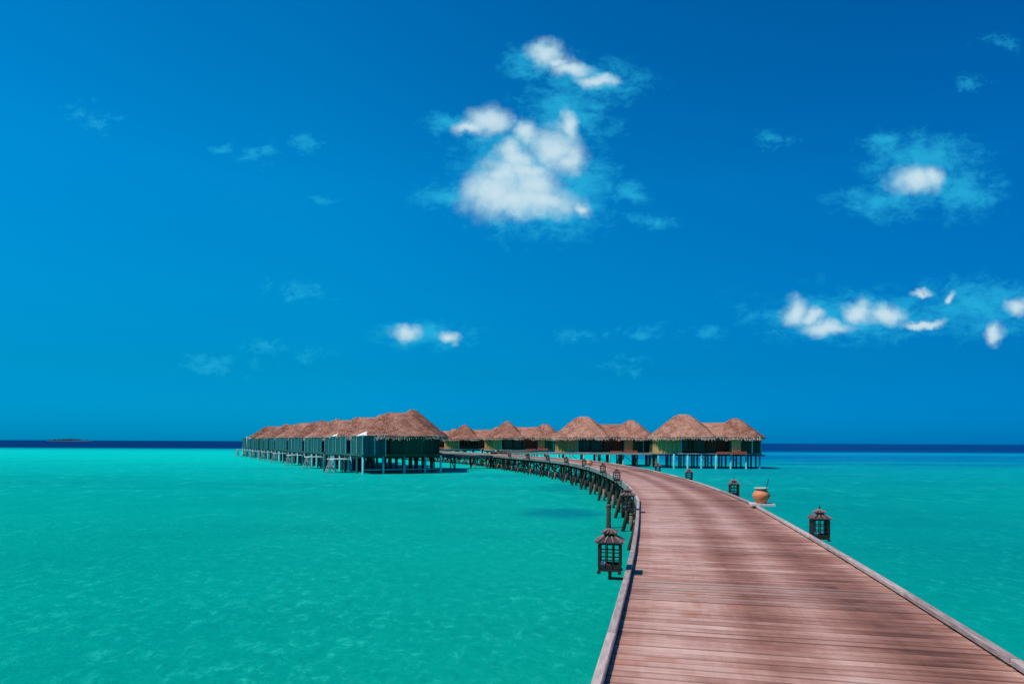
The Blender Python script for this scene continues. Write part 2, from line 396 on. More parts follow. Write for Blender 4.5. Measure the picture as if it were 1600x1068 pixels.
# ------------------------------------------------------------------ mesh helpers
class MB:
    def __init__(s):
        s.v, s.f = [], []

    def add(s, vs, fs):
        n = len(s.v)
        s.v += [tuple(p) for p in vs]
        s.f += [tuple(i + n for i in q) for q in fs]
        return s

    def box(s, c, size, rz=0.0, m=None):
        hx, hy, hz = size[0] / 2, size[1] / 2, size[2] / 2
        P = [Vector((x, y, z)) for z in (-hz, hz) for x, y in ((-hx, -hy), (hx, -hy), (hx, hy), (-hx, hy))]
        mt = (Matrix.Rotation(rz, 4, 'Z') if m is None else m)
        P = [mt @ p + Vector(c) for p in P]
        return s.add(P, [(3, 2, 1, 0), (4, 5, 6, 7), (0, 1, 5, 4), (1, 2, 6, 5), (2, 3, 7, 6), (3, 0, 4, 7)])

    def bevbox(s, c, size, b, m=None):
        """box along its length with chamfered upper edges"""
        hx, hy, hz = size[0] / 2, size[1] / 2, size[2] / 2
        prof = [(-hx, -hz), (hx, -hz), (hx, hz - b), (hx - b, hz), (-hx + b, hz), (-hx, hz - b)]
        P = [Vector((x, y, z)) for y in (-hy, hy) for x, z in prof]
        mt = m or Matrix.Identity(4)
        P = [mt @ p + Vector(c) for p in P]
        n = 6
        return s.add(P, [tuple(range(n)), tuple(range(2 * n - 1, n - 1, -1))] + [(i, i + n, (i + 1) % n + n, (i + 1) % n) for i in range(n)])

    def bar(s, a, b, wdt, dep=None, up=(0, 0, 1)):
        a, b = Vector(a), Vector(b)
        d = b - a
        dep = dep or wdt
        z = d.normalized()
        x = z.cross(Vector(up))
        if x.length < 1e-4: x = z.cross(Vector((1, 0, 0)))
        x.normalize()
        y = z.cross(x)
        P = [q + x * sx * wdt / 2 + y * sy * dep / 2 for q in (a, b) for sx, sy in ((-1, -1), (1, -1), (1, 1), (-1, 1))]
        return s.add(P, [(0, 1, 2, 3), (7, 6, 5, 4), (0, 4, 5, 1), (1, 5, 6, 2), (2, 6, 7, 3), (3, 7, 4, 0)])

    def tube(s, a, b, r1, r2=None, n=8):
        a, b = Vector(a), Vector(b)
        r2 = r1 if r2 is None else r2
        z = (b - a).normalized()
        x = z.cross(Vector((0, 0, 1)))
        if x.length < 1e-4: x = Vector((1, 0, 0))
        x.normalize()
        y = z.cross(x)
        P = [q + (x * math.cos(2 * math.pi * i / n) + y * math.sin(2 * math.pi * i / n)) * r for q, r in ((a, r1), (b, r2)) for i in range(n)]
        return s.add(P, [tuple(range(n)), tuple(range(2 * n - 1, n - 1, -1))] + [(i, i + n, (i + 1) % n + n, (i + 1) % n) for i in range(n)])

    def lathe(s, prof, c=(0, 0, 0), n=20):
        P = [(c[0] + r * math.cos(2 * math.pi * i / n), c[1] + r * math.sin(2 * math.pi * i / n), c[2] + z) for r, z in prof for i in range(n)]
        F = []
        for k in range(len(prof) - 1):
            for i in range(n):
                j = (i + 1) % n
                F.append((k * n + i, k * n + j, (k + 1) * n + j, (k + 1) * n + i))
        F.append(tuple(range(n - 1, -1, -1)))
        F.append(tuple(range((len(prof) - 1) * n, len(prof) * n)))
        return s.add(P, F)

    def mesh(s, name, m, smooth=False):
        me = bpy.data.meshes.new(name)
        me.from_pydata(s.v, [], s.f)
        me.materials.append(m)
        if smooth:
            me.polygons.foreach_set('use_smooth', [True] * len(me.polygons))
        me.update()
        return me

    def build(s, name, m, parent=None, smooth=False, loc=(0, 0, 0)):
        return link(name, s.mesh(name, m, smooth), parent, loc)

def link(name, me, parent=None, loc=(0, 0, 0), rot=(0, 0, 0)):
    o = bpy.data.objects.new(name, me)
    COL.objects.link(o)
    o.parent = parent
    o.location = loc
    o.rotation_euler = rot
    return o

def tag(o, label, cat, group=None):
    o['label'] = label
    o['category'] = cat
    if group: o['group'] = group
    return o

def empty(name, loc=(0, 0, 0), rz=0.0):
    o = bpy.data.objects.new(name, None)
    o.empty_display_size = 0.2
    COL.objects.link(o)
    o.location = loc
    o.rotation_euler = (0, 0, rz)
    return o

KIDS = {}
def copy_tree(root, loc, rz, scale=None):
    if not KIDS:
        pass
    def kids(o):
        return [c for c in COL.objects if c.parent == o]
    if root.name not in KIDS:
        KIDS[root.name] = [(c, kids(c)) for c in kids(root)]
    r = root.copy(); COL.objects.link(r)
    r.location = loc
    r.rotation_euler = (0, 0, rz)
    if scale: r.scale = scale
    for ch, gs in KIDS[root.name]:
        c = ch.copy(); COL.objects.link(c); c.parent = r
        for g in gs:
            d = g.copy(); COL.objects.link(d); d.parent = c
    return r


# ------------------------------------------------------------------ setting: water, seabed edge, island
def grid_water():
    # rings of quads, dense near the camera and out to 30 km
    xs = [-30000, -8000, -2000, -600, -200, -60, -20, 0, 20, 60, 200, 600, 2000, 8000, 30000]
    ys = [-30000, -4000, -300, -40, 0, 20, 60, 120, 300, 800, 2500, 8000, 30000]
    mb = MB()
    vs = [(x, y, 0) for y in ys for x in xs]
    n = len(xs)
    fs = [(j * n + i, j * n + i + 1, (j + 1) * n + i + 1, (j + 1) * n + i) for j in range(len(ys) - 1) for i in range(n - 1)]
    mb.add(vs, fs)
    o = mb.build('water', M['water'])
    o['kind'] = 'structure'
    o['label'] = 'turquoise lagoon water turning deep blue at the horizon'
grid_water()


# ------------------------------------------------------------------ boardwalk path
def catmull(pts, step):
    P = [Vector(p) for p in pts]
    P = [P[0] * 2 - P[1]] + P + [P[-1] * 2 - P[-2]]
    raw = []
    for i in range(1, len(P) - 2):
        a, b, c, d = P[i - 1:i + 3]
        n = 60
        for k in range(n):
            t = k / n
            raw.append(0.5 * ((2 * b) + (c - a) * t + (2 * a - 5 * b + 4 * c - d) * t * t + (3 * b - a - 3 * c + d) * t ** 3))
    raw.append(P[-2])
    out, acc, need = [], 0.0, 0.0
    for p, q in zip(raw, raw[1:]):
        L = (q - p).length
        while need <= acc + L:
            f = (need - acc) / L
            out.append((p + (q - p) * f, (q - p).normalized(), need))
            need += step
        acc += L
    return out

WALK = [(-2.6, -14), (-0.07, -4), (0.98, 0), (2.075, 4.6), (3.25, 10), (4.42, 16), (5.1, 20), (5.95, 28), (6.4, 37),
        (6.3, 47), (5.35, 58), (3.2, 68), (0.6, 77), (-2.0, 87), (-5.6, 98), (-12, 111), (-22, 129), (-34, 151), (-52, 184)]
path = catmull(WALK, 0.126)
fine = catmull(WALK, 0.05)

def heading(t):      # angle that turns local +Y onto the direction t
    return math.atan2(-t.x, t.y)

def project(p):
    return (800 + FPX * p[0] / p[1], hor(800 + FPX * p[0] / p[1]) + FPX * (EYE - p[2]) / p[1])

walk = empty('boardwalk', (2.05, 4.6, DECK))
tag(walk, 'long curving timber boardwalk of pinkish brown cross planks leading to the villas', 'boardwalk')
walk_off = Vector((2.05, 4.6, DECK))

def tprop_mesh(me, uvs, tones=None):
    ul = me.uv_layers.new(name='UVMap')
    for lp in me.loops:
        ul.data[lp.index].uv = uvs[lp.vertex_index]
    if tones is not None:
        a = me.attributes.new('tone', 'FLOAT', 'POINT')
        a.data.foreach_set('value', tones)

HALF = 1.43
def plank_geo(halfw_l, halfw_r, wd, th, bow, warp):
    """one board: local x across the walk, local y along it, top at z = 0"""
    b = 0.004
    prof = [(-wd / 2, -th), (wd / 2, -th), (wd / 2, -b), (wd / 2 - b, 0), (-wd / 2 + b, 0), (-wd / 2, -b)]
    xs = [-halfw_l, -0.5, 0.45, halfw_r]
    vs = []
    for x in xs:
        for (y, z) in prof:
            vs.append((x, y + bow * (1 - (x / HALF) ** 2), z + warp * math.sin(x * 2.0)))
    fs = []
    for k in range(3):
        for i in range(6):
            fs.append((k * 6 + i, (k + 1) * 6 + i, (k + 1) * 6 + (i + 1) % 6, k * 6 + (i + 1) % 6))
    fs.append((5, 4, 3, 2, 1, 0))
    fs.append((18, 19, 20, 21, 22, 23))
    # orient the sides outward
    return vs, [tuple(f) for f in fs]

variants = []
for k in range(16):
    rv = random.Random(k)
    wd = rv.choice((0.1200, 0.1190, 0.1175, 0.116, 0.1125))
    vs, fs = plank_geo(HALF + rv.uniform(-0.02, 0.02), HALF + rv.uniform(-0.03, 0.02), wd, 0.03, rv.uniform(-0.0022, 0.0022), rv.uniform(-0.0015, 0.0015))
    me = bpy.data.meshes.new('plank')
    me.from_pydata(vs, [], fs)
    me.materials.append(M['deck'])
    tprop_mesh(me, [(x, y) for x, y, z in vs])
    variants.append(me)

vis = [i for i, (p, t, s_) in enumerate(path) if p.y > 2.6]
first = vis[0]
near_ids = set(range(first, first + 300))
sv, sf, suv, stone_ = [], [], [], []
rr = random.Random(3)
for i, (p, t, s_) in enumerate(path):
    if p.y < -12: continue
    hz_ = heading(t) + rr.uniform(-0.0007, 0.0007)
    dz_ = rr.uniform(-0.0022, 0.0022)
    tone = rr.random()
    if i in near_ids:
        o = bpy.data.objects.new('plank', rr.choice(variants))
        COL.objects.link(o)
        o.parent = walk
        o.location = Vector((p.x, p.y, DECK + dz_)) - walk_off
        o.rotation_euler = (0, 0, hz_)
        o['tone'] = tone
    else:
        me = variants[rr.randrange(16)]
        m4 = Matrix.Translation((p.x, p.y, DECK + dz_)) @ Matrix.Rotation(hz_, 4, 'Z')
        n = len(sv)
        for v in me.vertices:
            q = m4 @ v.co - walk_off
            sv.append(tuple(q)); suv.append((v.co.x, v.co.y)); stone_.append(tone)
        sf += [tuple(n + k for k in pl.vertices) for pl in me.polygons]
me = bpy.data.meshes.new('far_planks')
me.from_pydata(sv, [], sf)
me.materials.append(M['deck'])
tprop_mesh(me, suv, stone_)
fp = link('far_planks', me, walk)
fp['kind'] = 'stuff'
fp['label'] = 'distant cross planks of the boardwalk near the villas'

# under-structure shared meshes
def piling_mesh(L, r, m, n=8, seed=0):
    rv = random.Random(seed)
    mb = MB()
    pts = [Vector((rv.uniform(-.02, .02), rv.uniform(-.02, .02), z)) for z in (0, -L * .35, -L * .7, -L)]
    for a, b in zip(pts, pts[1:]):
        mb.tube(a, b, r * rv.uniform(.95, 1.05), r * rv.uniform(.95, 1.08), n)
    return mb.mesh('piling', m, True)

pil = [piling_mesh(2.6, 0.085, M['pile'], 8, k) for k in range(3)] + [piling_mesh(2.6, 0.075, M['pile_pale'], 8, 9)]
BAY = 2.2
st = catmull(WALK, BAY)
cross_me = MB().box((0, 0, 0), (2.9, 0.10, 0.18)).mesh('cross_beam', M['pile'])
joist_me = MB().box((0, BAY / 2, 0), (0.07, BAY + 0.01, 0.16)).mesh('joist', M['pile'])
fas_me = MB().box((0, BAY / 2, 0), (0.035, BAY - 0.01, 0.205)).mesh('fascia_board', M['fascia'])
kb = MB(); kb.bevbox((0, BAY / 2, 0), (0.070, BAY - 0.012, 0.046), 0.008)
kerb_me = kb.mesh('kerb_beam', M['kerb'])
kblk = MB().box((0, 0, 0), (0.055, 0.22, 0.024)).mesh('kerb_block', M['pile'])
br1 = MB().bar((-1.3, 0, -0.2), (1.3, 0, -1.5), 0.05, 0.12, (0, 1, 0)).mesh('cross_brace', M['pile'])
br2 = MB().bar((1.3, 0.06, -0.2), (-1.3, 0.06, -1.5), 0.05, 0.12, (0, 1, 0)).mesh('cross_brace', M['pile_pale'])
sb1 = MB().bar((0, 0, -0.22), (0, BAY, -1.35), 0.05, 0.11, (1, 0, 0)).mesh('side_brace', M['pile'])
sb2 = MB().bar((0.05, BAY, -0.22), (0.05, 0, -1.35), 0.05, 0.11, (1, 0, 0)).mesh('side_brace', M['pile'])
rk1 = MB().tube((-1.25, 0, -0.15), (-1.85, 0, -2.5), 0.07, 0.075, 8).mesh('raking_pile', M['pile'], True)
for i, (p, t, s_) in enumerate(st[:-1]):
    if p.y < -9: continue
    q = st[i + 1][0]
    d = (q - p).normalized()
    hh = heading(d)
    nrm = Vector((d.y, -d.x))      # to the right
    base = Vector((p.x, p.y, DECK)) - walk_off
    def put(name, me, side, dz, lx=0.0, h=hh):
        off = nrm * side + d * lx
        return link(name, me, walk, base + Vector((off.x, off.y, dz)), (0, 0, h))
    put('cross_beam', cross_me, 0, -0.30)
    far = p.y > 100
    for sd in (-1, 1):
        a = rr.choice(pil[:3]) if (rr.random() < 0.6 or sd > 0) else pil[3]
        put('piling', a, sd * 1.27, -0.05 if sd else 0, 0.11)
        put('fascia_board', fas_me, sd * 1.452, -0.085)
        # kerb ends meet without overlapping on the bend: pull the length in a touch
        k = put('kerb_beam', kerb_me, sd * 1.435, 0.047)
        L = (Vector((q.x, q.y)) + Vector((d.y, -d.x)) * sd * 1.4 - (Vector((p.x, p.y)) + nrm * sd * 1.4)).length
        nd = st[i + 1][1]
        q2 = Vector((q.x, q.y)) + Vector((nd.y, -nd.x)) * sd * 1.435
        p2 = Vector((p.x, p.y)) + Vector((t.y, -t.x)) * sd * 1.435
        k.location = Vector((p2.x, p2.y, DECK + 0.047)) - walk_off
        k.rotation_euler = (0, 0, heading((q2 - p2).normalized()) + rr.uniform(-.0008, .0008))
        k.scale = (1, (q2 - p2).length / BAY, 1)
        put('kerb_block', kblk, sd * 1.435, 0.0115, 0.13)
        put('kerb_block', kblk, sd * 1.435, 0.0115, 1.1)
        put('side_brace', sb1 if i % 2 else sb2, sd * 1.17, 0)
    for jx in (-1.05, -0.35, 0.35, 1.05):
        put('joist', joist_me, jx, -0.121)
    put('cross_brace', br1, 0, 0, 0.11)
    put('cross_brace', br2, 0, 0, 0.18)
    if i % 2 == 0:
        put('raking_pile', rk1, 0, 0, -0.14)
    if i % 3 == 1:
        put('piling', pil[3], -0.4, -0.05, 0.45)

# ------------------------------------------------------------------ lanterns on the boardwalk
def make_lantern(side):
    """origin under the centre of the cage, z = 0 at the cage floor; arm reaches back to the kerb (towards -side x)"""
    r = empty('lantern')
    w2, H = 0.15, 0.34
    mb = MB()
    mb.box((0, 0, 0.012), (0.325, 0.325, 0.024)); mb.box((0, 0, 0.034), (0.31, 0.31, 0.018))
    mb.build('base_tray', M['iron'], r)
    for sx in (-1, 1):
        for sy in (-1, 1):
            MB().box((sx * w2, sy * w2, -0.018), (0.05, 0.05, 0.034)).build('foot', M['iron'], r)
            MB().box((sx * w2, sy * w2, 0.044 + H / 2), (0.032, 0.032, H)).build('corner_post', M['iron'], r)
    for k, (nx, ny) in enumerate(((1, 0), (-1, 0), (0, 1), (0, -1))):
        mb = MB()
        for q in (-0.05, 0.05):
            c = (nx * w2 + (q if ny else 0), ny * w2 + (q if nx else 0), 0.044 + H / 2)
            mb.box(c, (0.018, 0.018, H - 0.01))
        for zz in (0.12, 0.23):
            mb.box((nx * w2, ny * w2, 0.044 + zz), (0.010 if nx else 2 * w2 - .03, 0.010 if ny else 2 * w2 - .03, 0.018))
        mb.box((nx * (w2 + .003), ny * (w2 + .003), 0.068), (0.012 if nx else 2 * w2 - .03, 0.012 if ny else 2 * w2 - .03, 0.05))
        mb.build('lattice', M['iron'], r)
    MB().box((0, 0, 0.044 + H + 0.012), (0.32, 0.32, 0.024)).build('top_plate', M['iron'], r)
    def roof(name, z0, half, top, h):
        v = [(-half, -half, z0), (half, -half, z0), (half, half, z0), (-half, half, z0),
             (-top, -top, z0 + h), (top, -top, z0 + h), (top, top, z0 + h), (-top, top, z0 + h)]
        m_ = MB().add(v, [(3, 2, 1, 0), (4, 5, 6, 7), (0, 1, 5, 4), (1, 2, 6, 5), (2, 3, 7, 6), (3, 0, 4, 7)])
        m_.box((0, 0, z0 - 0.006), (2 * half, 2 * half, 0.012))
        ro = m_.build(name, M['shingle'], r)
        m2 = MB()
        for nx, ny in ((0, -1), (0, 1), (1, 0), (-1, 0)):
            for q in (-0.88, -0.3, 0.3, 0.88):
                a = Vector((nx * half + (-ny) * q * half, ny * half + nx * q * half, z0 + 0.006))
                b = Vector((nx * top + (-ny) * q * top, ny * top + nx * q * top, z0 + h + 0.006))
                m2.bar(a * 1.0 + Vector((nx * .015, ny * .015, 0)), b, 0.013, 0.010)
        m2.build('batten', M['lroof'], ro)
        return ro
    roof('lower_roof', 0.425, 0.200, 0.085, 0.075)
    MB().box((0, 0, 0.522), (0.13, 0.13, 0.045)).build('roof_collar', M['iron'], r)
    roof('upper_roof', 0.548, 0.105, 0.015, 0.055)
    MB().lathe([(0.012, 0.60), (0.018, 0.64), (0.008, 0.655), (0.014, 0.67), (0.003, 0.70)], n=8).build('finial', M['iron'], r, True)
    MB().lathe([(0.036, 0.062), (0.042, 0.07), (0.042, 0.115), (0.034, 0.13), (0.012, 0.14)], (-0.085, -0.085, 0), 10).build('lamp', M['lamp'], r, True)
    MB().box((0, 0, 0.052), (0.24, 0.24, 0.02)).build('lamp_tray', M['red'], r)
    mb = MB()
    mb.box((0, 0, -0.055), (0.045, 0.045, 0.11))
    mb.box((-side * 0.10, 0, -0.125), (0.245, 0.045, 0.035))
    mb.build('bracket', M['iron'], r)
    r.scale = (0.83, 0.83, 0.83)
    return r

def at_px(side_off, xpx, ylo, yhi):
    """the point beside the walk (signed metres right of the centreline) that is seen at picture column xpx"""
    best = None
    for p, t, s_ in fine:
        if not (ylo < p.y < yhi): continue
        q = Vector((p.x + t.y * side_off, p.y - t.x * side_off))
        if q.y < 1: continue
        e = abs(800 + FPX * q.x / q.y - xpx)
        if best is None or e < best[0]:
            best = (e, q, heading(t))
    return best[1], best[2]

protoL, protoR = make_lantern(-1), make_lantern(1)
lan = [(-1, 954, 5, 12, 'nearest dark wooden lantern hanging left of the boardwalk with tiered roof'),
       (-1, 981, 15.3, 18.5, 'second nearest lantern on the left edge, partly over the boardwalk piles'),
       (-1, 964, 20, 29, 'lantern standing clear on the left kerb just before the far bend'),
       (-1, 942, 30, 37, 'small lantern on the left kerb nearer than the far terracotta pot'),
       (-1, 913, 40, 50, 'small lantern immediately left of the far terracotta pot'),
       (-1, 885, 50, 62, 'tiny lantern on the left kerb, first beyond the far terracotta pot'),
       (-1, 856, 58, 72, 'tiny lantern on the left kerb, second beyond the far terracotta pot'),
       (-1, 825, 62, 80, 'tiny lantern on the left kerb, third beyond the far terracotta pot'),
       (-1, 796, 70, 92, 'farthest tiny lantern on the left kerb below the middle villas'),
       (1, 1281, 8, 15, 'largest lantern on the right of the boardwalk, silhouetted against green water'),
       (1, 1147, 15, 24, 'lantern on the right edge just beyond the bellied terracotta pot'),
       (1, 1077, 22, 32, 'small lantern on the right edge under the right end villa'),
       (1, 1028, 30, 41, 'farthest lantern on the right edge at the foot of the villa stilts')]
for k, (sd, xp, y0, y1, lab) in enumerate(lan):
    q, h = at_px(sd * 1.66, xp, y0, y1)
    proto = protoL if sd < 0 else protoR
    done = 'label' in proto
    lo = (q.x, q.y, DECK + (0.05 if sd < 0 else -0.03))
    if not done:
        proto.location = lo
        proto.rotation_euler = (0, 0, h)
        o = proto
    else:
        o = copy_tree(proto, lo, h)
    tag(o, lab, 'lantern', 'lanterns along the boardwalk edges')

# ------------------------------------------------------------------ pots
def make_pot(name, loc, s_, twig, lab):
    r = empty(name, loc)
    pr = [(0.105, 0), (0.12, 0.02), (0.175, 0.10), (0.205, 0.17), (0.208, 0.21), (0.19, 0.26), (0.145, 0.30), (0.125, 0.325), (0.13, 0.345)]
    MB().lathe([(a * s_, b * s_) for a, b in pr], n=24).build('body', M['terracotta'], r, True)
    pr2 = [(0.128, 0.345), (0.165, 0.36), (0.175, 0.375), (0.165, 0.39), (0.13, 0.385), (0.12, 0.34)]
    MB().lathe([(a * s_, b * s_) for a, b in pr2], n=24).build('rim', M['rim'], r, True)
    if twig:
        mb = MB()
        mb.tube((0.10 * s_, 0, 0.25 * s_), (0.16, -0.02, 0.56), 0.011, 0.009, 6)
        mb.tube((0.16, -0.02, 0.56), (0.165, -0.02, 0.60), 0.015, 0.012, 6)
        mb.build('ladle_handle', M['iron'], r)
    return tag(r, lab, 'pot', 'terracotta pots at the boardwalk edge')

q, h = at_px(1.55, 1190, 14, 20)
sl = MB(); sl.bevbox((0, 0, 0), (0.56, 0.46, 0.05), 0.01)
s1 = sl.build('pot_stand', M['stone']); s1.location = (q.x + 0.02, q.y, DECK + 0.096); s1.rotation_euler = (0, 0, h)
tag(s1, 'pale slab on the right kerb carrying the bellied terracotta pot', 'stand', 'slabs under the pots')
make_pot('terracotta_pot', (q.x, q.y, DECK + 0.121), 1.0, True, 'bellied terracotta pot with a stick handle on the right kerb')
q, h = at_px(-1.46, 921.5, 38, 50)
s2 = link('pot_stand', s1.data); s2.location = (q.x, q.y, DECK + 0.096); s2.rotation_euler = (0, 0, h)
tag(s2, 'small slab on the left kerb under the far terracotta pot', 'stand', 'slabs under the pots')
make_pot('terracotta_pot', (q.x, q.y, DECK + 0.121), 1.0, False, 'far terracotta pot on the left kerb where the boardwalk bends')

mb = MB()
mb.tube((0, 0, -1.2), (0.02, 0, 0.80), 0.095, 0.085, 10)
mp = empty('mooring_post', (3.62, 25.6, 0))
mb.build('post', M['pile'], mp, True)
MB().lathe([(0.08, 0.78), (0.10, 0.81), (0.10, 0.87), (0.05, 0.90)], (0.02, 0, 0), 10).build('cap', M['pile_pale'], mp, True)
tag(mp, 'dark stubby mooring post standing in the water above the nearest lantern', 'post')


for (x, y, top, lab) in ((-18.0, 73.4, 3.7, 'tall dark mooring post standing in front of the left row screens'),
                         (-19.4, 70.6, 2.0, 'short dark mooring post alone in the water left of the tall post')):
    mp = empty('mooring_post', (x, y, 0))
    MB().tube((0, 0, -1.2), (0, 0, top), 0.11, 0.10, 10).build('post', M['stilt_dark'], mp, True)
    MB().tube((0, 0, top), (0, 0, top + 0.08), 0.13, 0.07, 10).build('cap', M['pile'], mp, True)
    tag(mp, lab, 'post')

# ------------------------------------------------------------------ thatched villas
FLOOR = 1.95
def hump(mb_roof, mb_fringe, cx, cy, ax, ay, z0, z1, rl, seed, n_th=72, rings=16, tufts=2600, ex=2.9, rot=0.0, flare=0.05, e=0.22):
    rv = random.Random(seed)
    ph = [rv.uniform(0, 6.28) for _ in range(6)]
    cr_, sr_ = math.cos(rot), math.sin(rot)
    def P(th, t, lift=0.0):
        c, s_ = math.cos(th), math.sin(th)
        ce = math.copysign(abs(c) ** (2 / ex), c)
        se = math.copysign(abs(s_) ** (2 / ex), s_)
        g = (math.sqrt(t * t + e * e) - e) / (math.sqrt(1 + e * e) - e)
        g += flare * math.sin(math.pi * min(t, 1)) * (1 if t > 0.0 else 0)
        wob = 1 + 0.014 * math.sin(5 * th + ph[0]) + 0.010 * math.sin(11 * th + ph[1]) + 0.006 * math.sin(23 * th + ph[2])
        x = rl * max(-1, min(1, c * 2.2)) + ax * t * ce * (1 + (wob - 1) * t)
        y = ay * t * se * (1 + (wob - 1) * t)
        z = z1 - (z1 - z0) * g + 0.035 * math.sin(7 * t * 3.1 + 3 * th + ph[3]) * t + 0.03 * math.sin(9 * th + ph[4]) * t + lift
        return Vector((cx + x * cr_ - y * sr_, cy + x * sr_ + y * cr_, z))
    vs, fs = [], []
    N = n_th
    for k in range(rings + 1):
        t = 0.02 + 0.98 * (k / rings)
        for i in range(N):
            p = P(2 * math.pi * i / N, t)
            j = rv.uniform(-0.028, 0.028)
            vs.append((p.x, p.y, p.z + j))
    # thickness: the cut edge, then the underside
    for (t, dz_) in ((1.0, -0.20), (0.90, -0.10), (0.3, -0.25)):
        for i in range(N):
            p = P(2 * math.pi * i / N, t)
            vs.append((p.x, p.y, p.z + dz_ + rv.uniform(-0.02, 0.02)))
    R_ = rings + 4
    for k in range(R_ - 1):
        for i in range(N):
            j = (i + 1) % N
            fs.append((k * N + i, (k + 1) * N + i, (k + 1) * N + j, k * N + j))
    fs.append(tuple(range(N)))
    mb_roof.add(vs, fs)
    # straw lying on the slope
    for _ in range(tufts):
        th = rv.uniform(0, 2 * math.pi)
        t = math.sqrt(rv.uniform(0.01, 0.98))
        dt = rv.uniform(0.05, 0.11)
        a = P(th, t, 0.01)
        b = P(th + rv.uniform(-.012, .012), min(t + dt, 1.03), rv.uniform(0.02, 0.10))
        sd = (P(th + 0.02, t) - P(th - 0.02, t)).normalized() * rv.uniform(0.03, 0.075)
        mb_roof.add([a - sd, a + sd, b], [(0, 1, 2)])
    # ragged hanging fringe at the eave
    m_ = 420
    for i in range(m_):
        th = 2 * math.pi * (i + rv.uniform(-.4, .4)) / m_
        a = P(th, 0.965, 0.03)
        b = P(th + rv.uniform(-.01, .01), 1.0 + rv.uniform(0.005, 0.04), 0)
        b.z -= rv.uniform(0.12, 0.42)
        sd = (P(th + 0.02, 1) - P(th - 0.02, 1)).normalized() * rv.uniform(0.03, 0.06)
        mb_fringe.add([a - sd, a + sd, b + sd * 0.4, b - sd * 0.4], [(0, 1, 2, 3)])
        if rv.random() < 0.5:
            a2 = P(th, 1.0, -0.02)
            c2 = a2 + Vector((0, 0, -rv.uniform(.18, .30)))
            mb_fringe.add([a2 - sd, a2 + sd, c2], [(0, 1, 2)])

def panel(parent, a, b, z0, z1, m, ribs=0.16, name='wall_panel', frame=None):
    """upright boarded panel from a to b (x, y) with proud boards"""
    a, b = Vector((a[0], a[1], 0)), Vector((b[0], b[1], 0))
    L = (b - a).length
    ang = math.atan2(b.y - a.y, b.x - a.x)
    mb = MB()
    mb.box((L / 2, 0, (z0 + z1) / 2), (L, 0.05, z1 - z0))
    n = max(2, int(L / ribs))
    for k in range(n):
        x = (k + 0.5) * L / n
        mb.box((x, -0.05, (z0 + z1) / 2), (L / n * 0.66, 0.05, (z1 - z0) - 0.04))
    if frame:
        mb.box((L / 2, -0.09, z0 + 0.05), (L, 0.03, 0.10)); mb.box((L / 2, -0.09, z1 - 0.05), (L, 0.03, 0.10))
    o = mb.build(name, m, parent)
    o.location = (a.x, a.y, 0)
    o.rotation_euler = (0, 0, ang)
    return o

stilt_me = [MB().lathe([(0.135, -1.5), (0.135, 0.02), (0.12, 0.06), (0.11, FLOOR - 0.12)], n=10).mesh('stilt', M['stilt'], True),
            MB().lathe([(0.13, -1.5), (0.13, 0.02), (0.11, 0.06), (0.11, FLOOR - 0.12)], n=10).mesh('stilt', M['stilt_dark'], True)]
post_me = MB().box((0, 0, FLOOR + 1.1), (0.13, 0.13, 2.2)).mesh('post', M['stilt'])
dpost_me = MB().box((0, 0, FLOOR + 0.9), (0.11, 0.11, 1.98)).mesh('post', M['stilt'])
postd_low = MB().box((0, 0, FLOOR + 0.9), (0.12, 0.12, 1.8)).mesh('post', M['wall'])
postd_me = MB().box((0, 0, FLOOR + 1.1), (0.12, 0.12, 2.2)).mesh('post', M['wall'])

def slab(parent, pts, z1, th, m, name):
    n = len(pts)
    vs = [(x, y, z) for z in (z1 - th, z1) for x, y in pts]
    fs = [tuple(range(n - 1, -1, -1)), tuple(range(n, 2 * n))] + [(i, (i + 1) % n, (i + 1) % n + n, i + n) for i in range(n)]
    return MB().add(vs, fs).build(name, m, parent)

